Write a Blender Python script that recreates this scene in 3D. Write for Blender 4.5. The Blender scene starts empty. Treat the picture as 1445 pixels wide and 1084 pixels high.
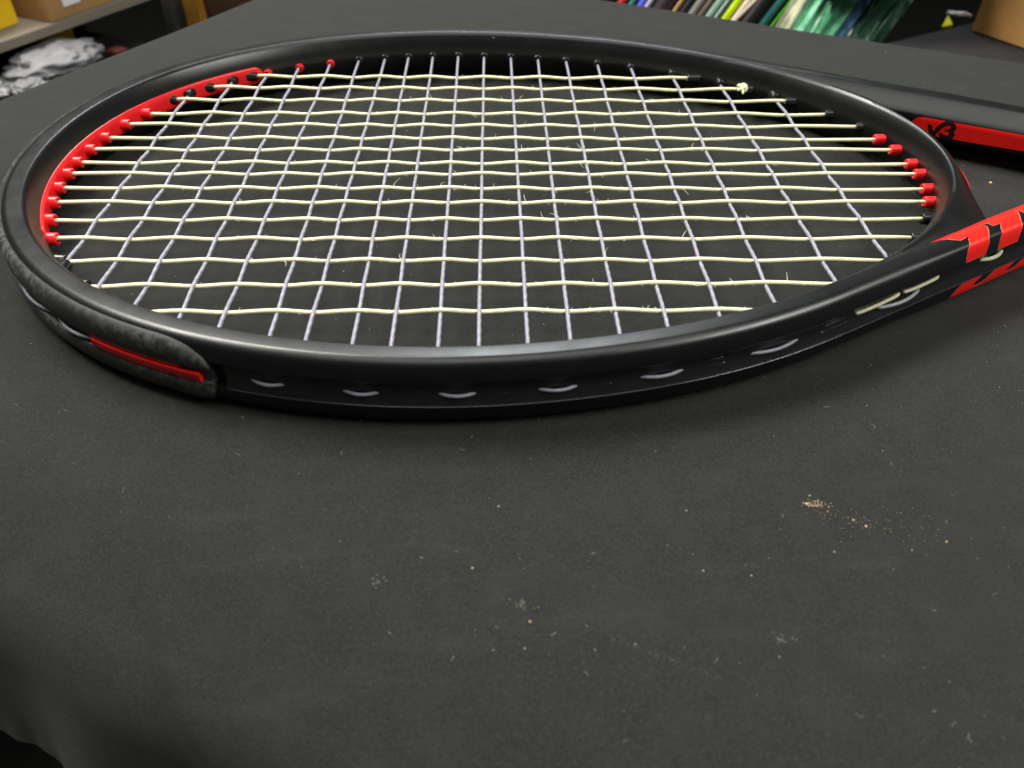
import bpy, bmesh, math, random
from mathutils import Vector, Matrix
R = math.radians
random.seed(7)
S = 0.001                     # everything below is written in millimetres
scn = bpy.context.scene
col = scn.collection

# ------------------------------------------------------------------ camera
F_PX, PITCH, ROLL, YAW = 1130.0, 0.7219, 0.01592, -0.03191
CAM = Vector((-3.03, -289.33, 143.86))
cy_, sy_ = math.cos(YAW), math.sin(YAW)
def _rz(v): return Vector((cy_*v[0]-sy_*v[1], sy_*v[0]+cy_*v[1], v[2]))
fwd = _rz((0, math.cos(PITCH), -math.sin(PITCH)))
rgt = _rz((1, 0, 0)); upv = _rz((0, math.sin(PITCH), math.cos(PITCH)))
r2 = math.cos(ROLL)*rgt + math.sin(ROLL)*upv
u2 = -math.sin(ROLL)*rgt + math.cos(ROLL)*upv
cd = bpy.data.cameras.new('camera'); cam = bpy.data.objects.new('camera', cd); col.objects.link(cam)
M = Matrix((r2, u2, -fwd)).transposed().to_4x4(); M.translation = CAM*S
cam.matrix_world = M
cd.sensor_width = 36; cd.lens = F_PX/1445*36
cd.clip_start = 0.005; cd.clip_end = 30
cd.dof.use_dof = True; cd.dof.focus_distance = 0.285; cd.dof.aperture_fstop = 16.0
scn.camera = cam

# ------------------------------------------------------------------ light
w = bpy.data.worlds.new('World'); scn.world = w; w.use_nodes = True
w.node_tree.nodes['Background'].inputs[0].default_value = (0.95, 1.0, 0.92, 1)
w.node_tree.nodes['Background'].inputs[1].default_value = 0.06
def area(name, loc, target, sx, sy, power, colr):
    l = bpy.data.lights.new(name, 'AREA'); l.shape = 'RECTANGLE'; l.size = sx; l.size_y = sy
    l.energy = power; l.color = colr
    o = bpy.data.objects.new(name, l); col.objects.link(o); o.location = loc
    o.rotation_euler = (Vector(target)-Vector(loc)).to_track_quat('-Z', 'Y').to_euler()
    return o
area('ceiling_lamp', (-0.82, 0.55, 1.38), (-0.15, 0, 0), 1.1, 0.30, 56, (1.0, 0.98, 0.90))
area('ceiling_lamp', (0.10, 2.1, 1.9), (0, 0, 0), 0.9, 0.5, 32, (0.94, 0.98, 1.0))
area('ceiling_lamp', (1.35, -0.50, 1.25), (0, 0, 0), 1.0, 0.28, 26, (1.0, 0.985, 0.93))
area('ceiling_lamp', (0.15, -0.45, 2.0), (0.1, 0.0, 0), 1.7, 1.0, 17, (1.0, 0.985, 0.96))
scn.view_settings.view_transform = 'Standard'; scn.view_settings.look = 'None'
scn.view_settings.exposure = 0; scn.view_settings.gamma = 1

# ------------------------------------------------------------------ materials
class N:
    def __init__(s, name, base, rough=0.5, spec=0.5, metal=0.0, **kw):
        s.m = bpy.data.materials.new(name); s.m.use_nodes = True
        s.t = s.m.node_tree; s.b = s.t.nodes['Principled BSDF']
        s.set('Base Color', (*base, 1)); s.set('Roughness', rough); s.set('Specular IOR Level', spec); s.set('Metallic', metal)
        for k, v in kw.items(): s.set(k.replace('_', ' '), v)
    def set(s, k, v): s.b.inputs[k].default_value = v
    def node(s, typ, **kw):
        n = s.t.nodes.new(typ)
        for k, v in kw.items():
            if hasattr(n, k): setattr(n, k, v)
            else: n.inputs[k.replace('_', ' ')].default_value = v
        return n
    def link(s, a, b): s.t.links.new(a, b)
    def coords(s, kind='Object', scale=(1, 1, 1), rot=(0, 0, 0)):
        tc = s.node('ShaderNodeTexCoord'); mp = s.node('ShaderNodeMapping')
        mp.inputs['Scale'].default_value = scale; mp.inputs['Rotation'].default_value = rot
        s.link(tc.outputs[kind], mp.inputs['Vector']); return mp.outputs[0]
    def noise(s, vec, scale, detail=3, rough=0.55):
        n = s.node('ShaderNodeTexNoise'); n.inputs['Scale'].default_value = scale
        n.inputs['Detail'].default_value = detail; n.inputs['Roughness'].default_value = rough
        s.link(vec, n.inputs['Vector']); return n.outputs['Fac']
    def ramp(s, fac, stops):
        r = s.node('ShaderNodeValToRGB'); el = r.color_ramp.elements
        while len(el) < len(stops): el.new(0.5)
        for e, (p, c) in zip(el, stops): e.position = p; e.color = (*c, 1) if len(c) == 3 else c
        s.link(fac, r.inputs[0]); return r.outputs[0]
    def bump(s, h, dist, strength=1.0, prev=None):
        b = s.node('ShaderNodeBump'); b.inputs['Distance'].default_value = dist; b.inputs['Strength'].default_value = strength
        s.link(h, b.inputs['Height'])
        if prev: s.link(prev, b.inputs['Normal'])
        return b.outputs[0]
    def mix(s, fac, a, b, mode='MIX'):
        n = s.node('ShaderNodeMix', data_type='RGBA', blend_type=mode)
        if isinstance(fac, (int, float)): n.inputs[0].default_value = fac
        else: s.link(fac, n.inputs[0])
        for v, i in ((a, 6), (b, 7)):
            if isinstance(v, tuple): n.inputs[i].default_value = (*v, 1)
            else: s.link(v, n.inputs[i])
        return n.outputs[2]
g = lambda v: (v, v, v)

def mat_frame():
    n = N('frame_paint', (0.0035, 0.0038, 0.0043), 0.3, 0.5)
    v = n.coords()
    f = n.noise(v, 2600, 2); n.link(n.bump(f, 0.00002, 0.35), n.b.inputs['Normal'])
    s1 = n.noise(v, 45, 5, 0.7)
    n.link(n.ramp(s1, [(0.3, g(0.29)), (0.75, g(0.40))]), n.b.inputs['Roughness'])
    chips = n.noise(v, 700, 3, 0.6); c2 = n.noise(v, 30, 2)
    mask = n.node('ShaderNodeMath', operation='MULTIPLY')
    n.link(n.ramp(chips, [(0.74, g(0)), (0.78, g(1))]), mask.inputs[0]); n.link(n.ramp(c2, [(0.5, g(0)), (0.62, g(1))]), mask.inputs[1])
    n.link(n.mix(mask.outputs[0], (0.0035, 0.0038, 0.0043), (0.16, 0.155, 0.14)), n.b.inputs['Base Color'])
    return n.m
def mat_rubber():
    n = N('worn_bumper_plastic', (0.02, 0.02, 0.02), 0.55, 0.45)
    v = n.coords()
    a = n.noise(v, 40, 4, 0.6); b = n.noise(v, 420, 5, 0.7); c = n.noise(v, 1500, 3, 0.7)
    wear = n.node('ShaderNodeMath', operation='MULTIPLY')
    n.link(n.ramp(a, [(0.40, g(0)), (0.58, g(1))]), wear.inputs[0]); n.link(n.ramp(b, [(0.44, g(0)), (0.60, g(1))]), wear.inputs[1])
    n.link(n.mix(wear.outputs[0], (0.020, 0.020, 0.019), (0.075, 0.073, 0.066)), n.b.inputs['Base Color'])
    n.link(n.ramp(wear.outputs[0], [(0, g(0.48)), (1, g(0.85))]), n.b.inputs['Roughness'])
    bb = n.bump(b, 0.00012, 0.25); n.link(n.bump(c, 0.00004, 0.6, bb), n.b.inputs['Normal'])
    return n.m
def mat_cloth():
    n = N('black_tablecloth', (0.03, 0.03, 0.028), 0.92, 0.22)
    n.set('Sheen Weight', 0.05); n.set('Sheen Roughness', 0.45); n.set('Sheen Tint', (0.9, 0.9, 0.88, 1))
    v = n.coords(rot=(0, 0, R(27)))
    w1 = n.node('ShaderNodeTexWave', wave_type='BANDS', bands_direction='X'); w1.inputs['Scale'].default_value = 620
    w1.inputs['Distortion'].default_value = 1.2; w1.inputs['Detail Scale'].default_value = 3
    w2 = n.node('ShaderNodeTexWave', wave_type='BANDS', bands_direction='Y'); w2.inputs['Scale'].default_value = 560
    w2.inputs['Distortion'].default_value = 1.2; w2.inputs['Detail Scale'].default_value = 3
    n.link(v, w1.inputs['Vector']); n.link(v, w2.inputs['Vector'])
    mul = n.node('ShaderNodeMath', operation='MULTIPLY'); n.link(w1.outputs['Fac'], mul.inputs[0]); n.link(w2.outputs['Fac'], mul.inputs[1])
    fine = n.noise(v, 2300, 4, 0.8); mid = n.noise(v, 90, 5, 0.65); big = n.noise(v, 9, 4, 0.55)
    c0 = n.ramp(fine, [(0.36, (0.008, 0.008, 0.0073)), (0.5, (0.0175, 0.0177, 0.0164)), (0.68, (0.046, 0.0465, 0.0430))])
    c0 = n.mix(n.ramp(mul.outputs[0], [(0.0, g(0.42)), (0.6, g(0.0))]), c0, (0.004, 0.004, 0.0036))
    c1 = n.mix(n.ramp(mid, [(0.42, g(0)), (0.75, g(0.38))]), c0, (0.026, 0.026, 0.0245))
    c2 = n.mix(n.ramp(big, [(0.35, g(0)), (0.7, g(0.22))]), c1, (0.013, 0.0128, 0.0115))
    sc = n.coords(rot=(0, 0, R(-38)), scale=(1, 5, 1)); st = n.noise(sc, 24, 3, 0.6)
    c3 = n.mix(n.ramp(st, [(0.58, g(0)), (0.82, g(0.16))]), c2, (0.06, 0.059, 0.052))
    n.link(c3, n.b.inputs['Base Color'])
    b1 = n.bump(mul.outputs[0], 0.00010, 0.5); b2 = n.bump(fine, 0.00010, 0.45, b1)
    n.link(n.bump(mid, 0.0005, 0.22, b2), n.b.inputs['Normal'])
    return n.m
def mat_string(name, c_lo, c_hi, rough, helix, streak=8, pink=False):
    n = N(name, c_hi, rough, 0.5)
    n.set('Subsurface Weight', 0.0)
    tc = n.node('ShaderNodeTexCoord'); mp = n.node('ShaderNodeMapping'); mp.inputs['Scale'].default_value = (1, 1, 1)
    n.link(tc.outputs['UV'], mp.inputs['Vector'])
    wv = n.node('ShaderNodeTexWave', wave_type='BANDS', bands_direction='DIAGONAL' if helix else 'Y')
    wv.inputs['Scale'].default_value = 1.0 if helix else 2.2; wv.inputs['Distortion'].default_value = 1.6; wv.inputs['Detail'].default_value = 3
    wv.inputs['Detail Scale'].default_value = 1.5
    n.link(mp.outputs[0], wv.inputs['Vector'])
    v = n.coords(); f = n.noise(v, 900, 4, 0.7); l = n.noise(v, 60, 3)
    k = n.mix(0.5, n.ramp(wv.outputs['Fac'], [(0.1, g(0)), (0.9, g(1))]), n.ramp(f, [(0.3, g(0)), (0.7, g(1))]))
    c = n.mix(k, c_lo, c_hi)
    if pink: c = n.mix(n.ramp(l, [(0.6, g(0)), (0.72, g(0.55))]), c, (0.36, 0.24, 0.30))
    else: c = n.mix(n.ramp(l, [(0.55, g(0)), (0.72, g(0.4))]), c, (0.80, 0.76, 0.60))
    n.link(c, n.b.inputs['Base Color'])
    b1 = n.bump(wv.outputs['Fac'], 0.00008, 0.5); n.link(n.bump(f, 0.00010, 0.35, b1), n.b.inputs['Normal'])
    return n.m
def mat_simple(name, c, rough=0.5, spec=0.5, var=0.15, scale=60, bump=0.0, **kw):
    n = N(name, c, rough, spec, **kw); v = n.coords(); f = n.noise(v, scale, 4, 0.6)
    lo = tuple(x*(1-var) for x in c); hi = tuple(min(1, x*(1+var)) for x in c)
    n.link(n.mix(n.ramp(f, [(0.3, g(0)), (0.7, g(1))]), lo, hi), n.b.inputs['Base Color'])
    if bump: n.link(n.bump(f, bump, 0.6), n.b.inputs['Normal'])
    return n.m
M_frame = mat_frame(); M_rub = mat_rubber(); M_cloth = mat_cloth()
M_main = mat_string('cream_string', (0.74, 0.69, 0.40), (0.95, 0.93, 0.63), 0.38, False)
M_cross = mat_string('lavender_string', (0.17, 0.17, 0.21), (0.36, 0.36, 0.43), 0.33, True, pink=True)
M_red = mat_simple('red_paint', (0.90, 0.012, 0.006), 0.38, 0.5, 0.05, 300)
M_redpl = mat_simple('red_plastic', (0.86, 0.014, 0.018), 0.34, 0.5, 0.08, 300)
M_blk = mat_simple('black_plastic', (0.010, 0.010, 0.011), 0.26, 0.5, 0.2, 200)
M_blkm = mat_simple('matt_black_plastic', (0.008, 0.008, 0.008), 0.7, 0.3, 0.2, 200)
M_main_shade = mat_simple('cream_string_groove_shade', (0.55, 0.53, 0.36), 0.5, 0.4, 0.15, 500)  # duller copy of the cream string, groove shade put into its colour
M_gloss = mat_simple('glossy_glint_bead', (0.02, 0.022, 0.024), 0.16, 0.8, 0.1, 200)
M_blkp = mat_simple('black_print', (0.008, 0.006, 0.006), 0.35, 0.5, 0.1, 200)
M_pink = mat_simple('decal_edge', (0.85, 0.16, 0.13), 0.4, 0.5, 0.1, 300)
M_fuzz = mat_simple('string_fibre', (0.85, 0.83, 0.68), 0.6, 0.3, 0.1, 300)

# ------------------------------------------------------------------ mesh helpers
def link(name, verts, faces, mat, parent=None, smooth=True, sharp=None, uvs=None):
    me = bpy.data.meshes.new(name)
    me.from_pydata([(v[0]*S, v[1]*S, v[2]*S) for v in verts], [], faces)
    if uvs:
        ul = me.uv_layers.new(name='UVMap')
        for i, uv in enumerate(uvs): ul.data[i].uv = uv
    bm = bmesh.new(); bm.from_mesh(me); bmesh.ops.recalc_face_normals(bm, faces=bm.faces); bm.to_mesh(me); bm.free()
    if smooth: me.polygons.foreach_set('use_smooth', [True]*len(me.polygons))
    if sharp: me.set_sharp_from_angle(angle=R(sharp))
    me.materials.append(mat)
    o = bpy.data.objects.new(name, me); col.objects.link(o)
    if parent: o.parent = parent
    return o
def tag(o, label=None, cat=None, group=None, kind=None):
    for k, v in (('label', label), ('category', cat), ('group', group), ('kind', kind)):
        if v: o[k] = v
    return o
def empty(name, loc=(0, 0, 0)):
    o = bpy.data.objects.new(name, None); col.objects.link(o); o.location = Vector(loc)*S; o.empty_display_size = 0.02
    return o
def sweep(rings, closed=False, caps=True):
    n = len(rings[0]); V = [p for r in rings for p in r]; F = []
    m = len(rings)
    for i in range(m if closed else m-1):
        j = (i+1) % m
        for k in range(n):
            l = (k+1) % n
            F.append((i*n+k, i*n+l, j*n+l, j*n+k))
    if caps and not closed:
        F.append(tuple(range(n))[::-1]); F.append(tuple((m-1)*n+k for k in range(n)))
    return V, F
def tube(pts, rad, n=8, taper=None, twist=None, ridge=0.0, caps=True):
    """returns verts, faces, uvs (per loop)"""
    rings = []; ln = [0.0]; nrm = None
    P = [Vector(p) for p in pts]
    for i in range(1, len(P)): ln.append(ln[-1]+(P[i]-P[i-1]).length)
    for i, p in enumerate(P):
        t = (P[min(i+1, len(P)-1)]-P[max(i-1, 0)]).normalized()
        if nrm is None:
            nrm = t.orthogonal().normalized() if abs(t.z) > .9 else Vector((0, 0, 1)).cross(t).normalized()
        nrm = (nrm - t*nrm.dot(t)).normalized(); b = t.cross(nrm)
        r = rad if taper is None else rad*taper(ln[i]/max(ln[-1], 1e-9))
        ring = []
        for k in range(n):
            a = 2*math.pi*k/n
            rr = r*(1+ridge*math.cos(3*a - (twist or 0)*ln[i])) if ridge else r
            ring.append(p + nrm*(rr*math.cos(a)) + b*(rr*math.sin(a)))
        rings.append(ring)
    V = [q for r_ in rings for q in r_]; F = []; U = []
    m = len(rings)
    for i in range(m-1):
        for k in range(n):
            l = (k+1) % n
            F.append((i*n+k, i*n+l, (i+1)*n+l, (i+1)*n+k))
            U += [(ln[i], k/n*4), (ln[i], (k+1)/n*4), (ln[i+1], (k+1)/n*4), (ln[i+1], k/n*4)]
    if caps:
        F.append(tuple(range(n))[::-1]); F.append(tuple((m-1)*n+k for k in range(n))); U += [(0, 0)]*(2*n)
    return V, F, U
class MB:
    def __init__(s): s.V = []; s.F = []; s.U = []
    def add(s, V, F, U=None):
        o = len(s.V); s.V += [tuple(v) for v in V]; s.F += [tuple(i+o for i in f) for f in F]
        if U: s.U += U
    def box(s, c, d, rot=0.0, tilt=None):
        x, y, z = (q/2 for q in d); M_ = Matrix.Rotation(rot, 3, 'Z')
        if tilt: M_ = M_ @ tilt
        V = [Vector(c)+M_@Vector((sx*x, sy*y, sz*z)) for sx in (-1, 1) for sy in (-1, 1) for sz in (-1, 1)]
        s.add(V, [(0, 1, 3, 2), (4, 6, 7, 5), (0, 4, 5, 1), (2, 3, 7, 6), (0, 2, 6, 4), (1, 5, 7, 3)])
    def build(s, name, mat, parent=None, smooth=True, sharp=None):
        return link(name, s.V, s.F, mat, parent, smooth, sharp, s.U if s.U and len(s.U) == sum(len(f) for f in s.F) else None)
def sm(a, b, x):
    t = max(0.0, min(1.0, (x-a)/(b-a))); return t*t*(3-2*t)
def lerp(a, b, t): return a+(b-a)*t

# ------------------------------------------------------------------ head curve (inner wall of the hoop)
CY = 3.0
ctl = [(-167, 0), (-166, 14), (-163, 27), (-159, 41), (-153.5, 54), (-145.5, 67), (-135, 79.5), (-124, 88.5), (-110.6, 98), (-96.7, 106),
       (-82.5, 111.8), (-68, 116.3), (-56, 118.8), (-44, 120.6), (-32, 121.8), (-18, 122.2), (-5, 121.9), (8, 120.9), (21, 119.2), (35, 116.4),
       (50, 112.3), (66, 107), (85, 99), (106, 87.5), (119, 78.5), (130, 70), (141, 59), (151, 46), (159, 32), (164.5, 17), (167, 0)]
K = 9
def _fit():
    A = []; bb = []
    for x, y in ctl:
        t = math.atan2(y, x); A.append([math.cos(k*t) for k in range(K)]); bb.append(math.hypot(x, y))
    n = K; ATA = [[sum(r[i]*r[j] for r in A)+(1e-3*i*i if i == j else 0) for j in range(n)] for i in range(n)]; ATb = [sum(r[i]*q for r, q in zip(A, bb)) for i in range(n)]
    for i in range(n):
        p = ATA[i][i]
        for j in range(i+1, n):
            f = ATA[j][i]/p
            for k in range(i, n): ATA[j][k] -= f*ATA[i][k]
            ATb[j] -= f*ATb[i]
    x = [0]*n
    for i in reversed(range(n)): x[i] = (ATb[i]-sum(ATA[i][k]*x[k] for k in range(i+1, n)))/ATA[i][i]
    return x
COEF = _fit()
def rad(t): return sum(c*math.cos(k*t) for k, c in enumerate(COEF))
def hc(t): r = rad(t); return Vector((r*math.cos(t), CY+r*math.sin(t), 0))
def wall_x(x, side):          # y of the inner wall at x, side = +1 far, -1 near
    lo, hi = 0.001, math.pi-0.001
    for _ in range(50):
        m = (lo+hi)/2
        if rad(m)*math.cos(m) > x: lo = m
        else: hi = m
    return CY+side*rad(lo)*math.sin(lo)
def wall_y(y, side):          # x of the inner wall at y, side = +1 throat, -1 tip
    a = abs(y-CY); lo, hi = (0.0, math.pi/2) if side > 0 else (math.pi/2, math.pi)
    for _ in range(50):
        m = (lo+hi)/2; v = rad(m)*math.sin(m)
        if (v < a) == (side > 0): lo = m
        else: hi = m
    return rad(lo)*math.cos(lo)

# reference line of the hoop and the two arms
ARM = math.atan(0.56)
def tang(t, h=1e-4): return (hc(t+h)-hc(t-h)).normalized()
tD = 0.3
while tD < 1.4:
    d = tang(tD)
    if math.atan2(d.y, -d.x) < ARM and tD > .5: break      # slope of the curve on the far side
    tD += 0.002
P0 = hc(tD); armd = Vector((math.cos(ARM), -math.sin(ARM), 0)); armn = Vector((math.sin(ARM), math.cos(ARM), 0))
P0n = Vector((P0.x, 2*CY-P0.y, 0)); armd_n = Vector((armd.x, -armd.y, 0)); armn_n = Vector((armn.x, -armn.y, 0))
HEAD = [(-0.3, 0), (-0.1, 2.2), (0.4, 4.6), (1.15, 6.8), (2.3, 9.1), (2.75, 9.8), (3.4, 10.5), (4.0, 10.8), (7.9, 10.85), (8.6, 10.7), (9.9, 10.05), (10.75, 8.9), (11.3, 6.9), (11.4, 5.2), (11.45, 4.6), (11.3, 4.3), (9.3, 4.1), (9.2, 2), (9.2, 0)]
ARMS = [(-3.5, 0), (-3.5, 2), (-3.5, 3.6), (-3.1, 4.6), (-1.5, 6.2), (1, 8.4), (3.2, 10.2), (4.6, 10.9), (7, 11.1), (9.3, 11.0), (10.3, 10.6), (10.9, 9.6), (11.2, 7.5), (11.4, 5.2), (11.45, 4.6), (11.3, 4.3), (9.3, 4.1), (9.2, 2), (9.2, 0)]
def full(sec): return sec + [(n, -z) for n, z in reversed(sec[1:-1])]
def section(f): return full([(lerp(a[0], b[0], f), lerp(a[1], b[1], f)) for a, b in zip(HEAD, ARMS)])
LARM = 205.0
path = []                      # (point, outward normal, arm blend)
nA = 90
for i in range(nA):
    a = LARM*(1-i/nA); path.append((P0+armd*a, armn, sm(24, 60, a)))
T0, T1 = tD, 2*math.pi-tD; nH = 460
for i in range(nH+1):
    t = T0+(T1-T0)*i/nH; d = tang(t); path.append((hc(t), Vector((d.y, -d.x, 0)), 0.0))
for i in range(1, nA+1):
    a = LARM*i/nA; path.append((P0n+armd_n*a, armn_n, sm(24, 60, a)))
def place(p, nn, n, z): return (p.x+nn.x*n, p.y+nn.y*n, z)

racket = empty('tennis_racket', (0, 0, 0))
tag(racket, 'black tennis racket with red accents and cream and lavender strings lying on the black cloth', 'tennis racket')
rings = [[place(p, nn, n, z) for n, z in section(f)] for p, nn, f in path]
V, F = sweep(rings); fo = link('frame', V, F, M_frame, racket, True, 50); wn = fo.modifiers.new('weighted_normals', 'WEIGHTED_NORMAL'); wn.weight = 60; wn.keep_sharp = True

# bridge closing the head at the throat
def bridge_sec(th):
    s_ = [(-0.3, 0), (-0.1, 2.2), (0.4, 4.6), (1.15, 6.8), (2.3, 9.1), (2.75, 9.75), (3.4, 10.35), (4.3, 10.4), (6.0, 9.5), (8.0, 7.6), (9.9, 5.8), (11.4, 4.2), (12.5, 2.4), (12.9, 0.9), (12.9, 0)]
    return full([(n if n < 4 else 4+(n-4)*th, z) for n, z in s_])
rings = []; bpath = []
nB = 150; tS = tD+0.10
for i in range(nB+1):
    t = tS-(2*tS)*i/nB; p = hc(t); d = tang(t); nn = Vector((d.y, -d.x, 0))
    at = abs(t); gap = (P0-Vector((p.x, CY+abs(p.y-CY), 0))).dot(armn)     # distance inside the arm's reference line
    e = 0.12*(1-sm(0.0, 1.2, gap))
    th = 1+0.8*math.exp(-((gap-14)/8.0)**2)
    th = min(th, max(0.3, (max(gap, 0)+4.0)/8.9))
    ring = [place(p, nn, n+e, z*(1-0.012*(1-sm(0.2, 2, gap)))) for n, z in bridge_sec(th)]
    rings.append(ring); bpath.append((p, nn, gap))
V, F = sweep(rings); link('bridge', V, F, M_frame, racket, True, 40)
# red stripe on the outer face of the bridge
rr = []
for p, nn, gap in bpath:
    if gap < 17: continue
    rr.append([place(p, nn, n, z) for n, z in ((11.6, 4.2), (12.72, 2.4), (13.15, 0.9), (13.15, -0.9), (12.72, -2.4), (11.6, -4.2), (10.6, -3.2), (10.6, 3.2))])
if rr:
    V, F = sweep(rr); link('red_stripe', V, F, M_red, racket, True, 50)

# shaft and grip (beyond the right edge of the photograph)
mb = MB()
def oct_ring(x, wy, hz): return [(x, CY+wy*math.cos(R(22.5+45*k))/math.cos(R(22.5)), hz*math.sin(R(22.5+45*k))/math.sin(R(67.5))) for k in range(8)]
V, F = sweep([oct_ring(262, 36, 10.4), oct_ring(285, 24, 11), oct_ring(315, 16, 12), oct_ring(345, 15, 12)]); mb.add(V, F); mb.build('shaft', M_frame, racket, False)
mb = MB(); V, F = sweep([oct_ring(345, 16.5, 13.5), oct_ring(510, 16.5, 14), oct_ring(522, 19, 15), oct_ring(528, 19, 15)]); mb.add(V, F); mb.build('grip', M_blk, racket, False)

def outpt(side, x, n, z):
    y = wall_x(x, side); t = math.atan2(y-CY, x); d = tang(t); nn = Vector((d.y, -d.x, 0))
    return (x+nn.x*n, y+nn.y*n, z)
# ------------------------------------------------------------------ bumper guard round the tip
def hoop_range(xmax_far, xmax_near):
    out = []
    for p, nn, f in path[nA:nA+nH+1]:
        lim = xmax_far if p.y > CY else xmax_near
        if p.x < lim: out.append((p, nn))
    return out
hr = hoop_range(-70, -75.5)
def arc(l):
    s_ = [0.0]
    for i in range(1, len(l)): s_.append(s_[-1]+(l[i][0]-l[i-1][0]).length)
    return s_
sl = arc(hr); L_ = sl[-1]
BUP = [(11.2, 2.3), (12.1, 2.1), (12.8, 2.25), (13.1, 2.8), (13.2, 5.0), (13.1, 7.2), (12.5, 8.7), (11.5, 9.7), (10.6, 10.1), (10.0, 9.5), (10.6, 7.6), (11.2, 5.2)]
def bumper(sign, endtaper):
    rg = []
    for (p, nn), s_ in zip(hr, sl):
        e = min(s_, L_-s_)
        k = math.sqrt(max(0.0, 1-(1-min(1, (e+0.2)/endtaper))**2)) if endtaper else 1
        kk = max(0.12, k)
        ring = []
        for n, z in BUP:
            zz = 2.1+(z-2.1)*kk; nn_ = n
            if sign > 0 and z > 9 and kk < 1: nn_ = lerp(11.9, n, kk)
            if kk < 1 and n > 11.5: nn_ = lerp(12.2, n, min(1, kk*1.3))
            ring.append(place(p, nn, nn_, sign*zz))
        rg.append(ring)
    return sweep(rg)
bump = empty('bumper_guard'); bump.parent = racket
V, F = bumper(1, 15); link('upper_rail', V, F, M_rub, bump, True, 50)
V, F = bumper(-1, 3); link('lower_rail', V, F, M_rub, bump, True, 50)
# floor of the groove between the two rails
rg = [[place(p, nn, n, z) for n, z in ((9.0, 3.0), (11.7, 3.0), (11.7, -3.0), (9.0, -3.0))] for p, nn in hr]
V, F = sweep(rg); link('groove_floor', V, F, M_rub, bump, True, 40)
# red insert in the groove on the near side
rg = []; rg2 = []
for (p, nn) in hr:
    if p.y < CY and -112.5 < p.x < -78:
        e = min(p.x+112.5, -78-p.x); k = min(1, (e+.6)/1.5)
        rg.append([place(p, nn, n, z) for n, z in ((11.5, 0.9), (12.3+.6*k, 0.85), (12.5+.6*k, 0.55), (12.5+.6*k, -1.75), (12.3+.6*k, -2.1), (11.5, -2.3))])
        rg2.append([place(p, nn, n, z) for n, z in ((11.5, 2.3), (12.7, 2.15), (12.85, 1.8), (12.7, 1.35), (11.5, 1.3))])
V, F = sweep(rg); M_reddk = mat_simple('red_bumper_insert', (0.80, 0.014, 0.012), 0.45, 0.4, 0.15, 120); ins = link('red_insert', V, F, M_reddk, racket, True, 30)
V, F = sweep(rg2[:-4]); link('red_lip', V, F, M_reddk, ins, True, 50)

# black grommet strip along the channel (near and far side), outside the bumper
def strip(sel, name):
    rg = [[place(p, nn, n, z) for n, z in ((9.0, 3.7), (9.9, 3.7), (10.1, 3.3), (9.8, 2.6), (9.8, -1.6), (10.7, -3.3), (10.85, -3.8), (11.65, -3.9), (11.8, -4.1), (9.0, -4.15))] for p, nn in sel]
    V, F = sweep(rg); link(name, V, F, M_blk, racket, True, 40)
near = [(p, nn) for p, nn, f in path if p.y < CY and p.x > -73.5 and p.x < 200]
far = [(p, nn) for p, nn, f in path if p.y > CY and p.x > -68 and p.x < 200]
strip(near, 'grommet_strip'); strip(far, 'grommet_strip')
V, F, U = tube([place(p, nn, 11.62, -3.95) for p, nn in near], 0.24, 8); link('strip_glint_bead', V, F, M_gloss, racket, True)  # glossy bead added along the strip lip to catch a crisp highlight
def rib(x0, x1, z, w_=0.55):
    rg = []
    sel_ = [(p, nn) for p, nn in near if x0 < p.x < x1]
    for k, (p, nn) in enumerate(sel_):
        e = min(k, len(sel_)-1-k); h = min(1, (e+.3)/3)
        rg.append([place(p, nn, 9.5+n*h, z+q) for n, q in ((0, w_), (.7, w_*.7), (.85, 0), (.7, -w_*.7), (0, -w_))])
    if len(rg) > 3: V, F = sweep(rg); link('strip_rib', V, F, M_blk, racket, True, 50)
# raised bars on the strip floor between the loops
# ------------------------------------------------------------------ strings
TX = [-140.8, -124.9, -110.6, -96.7, -82.5, -68.9, -56.3, -44.6, -32.4, -19.6, -6.6, 6.9, 20.5, 34.5, 50.0, 66.0, 85.1, 106.1, 127.9]
TY = [74.7, 90.6, 99.8, 109.3, 113.8, 119.4, 120.9, 123.7, 124.8, 125.0, 124.9, 123.3, 121.9, 119.2, 114.2, 110.3, 104.3, 90.3, 75.5]
BX = [-141.1, -125.6, -111.2, -96.4, -83.1, -67.7, -56.8, -43.3, -32.1, -18.7, -7.0, 7.2, 19.6, 34.4, 48.9, 65.8, 84.1, 106.8, 128.8]
BY = [-67.0, -80.4, -89.4, -95.8, -100.5, -104.5, -106.7, -108.6, -109.6, -110.1, -109.8, -109.1, -107.8, -105.1, -102.0, -97.2, -90.4, -78.9, -65.1]
LYm = [97.0, 83.2, 68.5, 53.6, 41.9, 28.8, 17.6, 6.4, -3.3, -14.4, -25.6, -38.1, -50.7, -64.2, -78.6, -92.6]
RYm = [96.5, 82.5, 68.8, 54.5, 41.0, 28.7, 18.5, 5.7, -3.1, -15.2, -25.2, -37.4, -50.8, -64.5, -78.0, -92.4]
LX = [-116.7, -131.8, -144.6, -151.6, -157.2, -159.7, -162.0, -162.5, -163.0, -161.6, -159.9, -156.1, -151.3, -144.3, -130.0, -104.9]
RX = [95.4, 112.7, 133.9, 145.2, 154.1, 158.4, 162.1, 162.2, 163.0, 161.1, 159.0, 153.9, 145.4, 130.5, 109.7, 79.2]
def cx_at(j, y): return lerp(BX[j], TX[j], (y-BY[j])/(TY[j]-BY[j]))
def my_at(i, x): return lerp(LYm[i], RYm[i], (x-LX[i])/(RX[i]-LX[i]))
def cross_pt(i, j):
    x = (BX[j]+TX[j])/2; y = my_at(i, x); x = cx_at(j, y); return x, my_at(i, x)
AMP = 0.54
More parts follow.
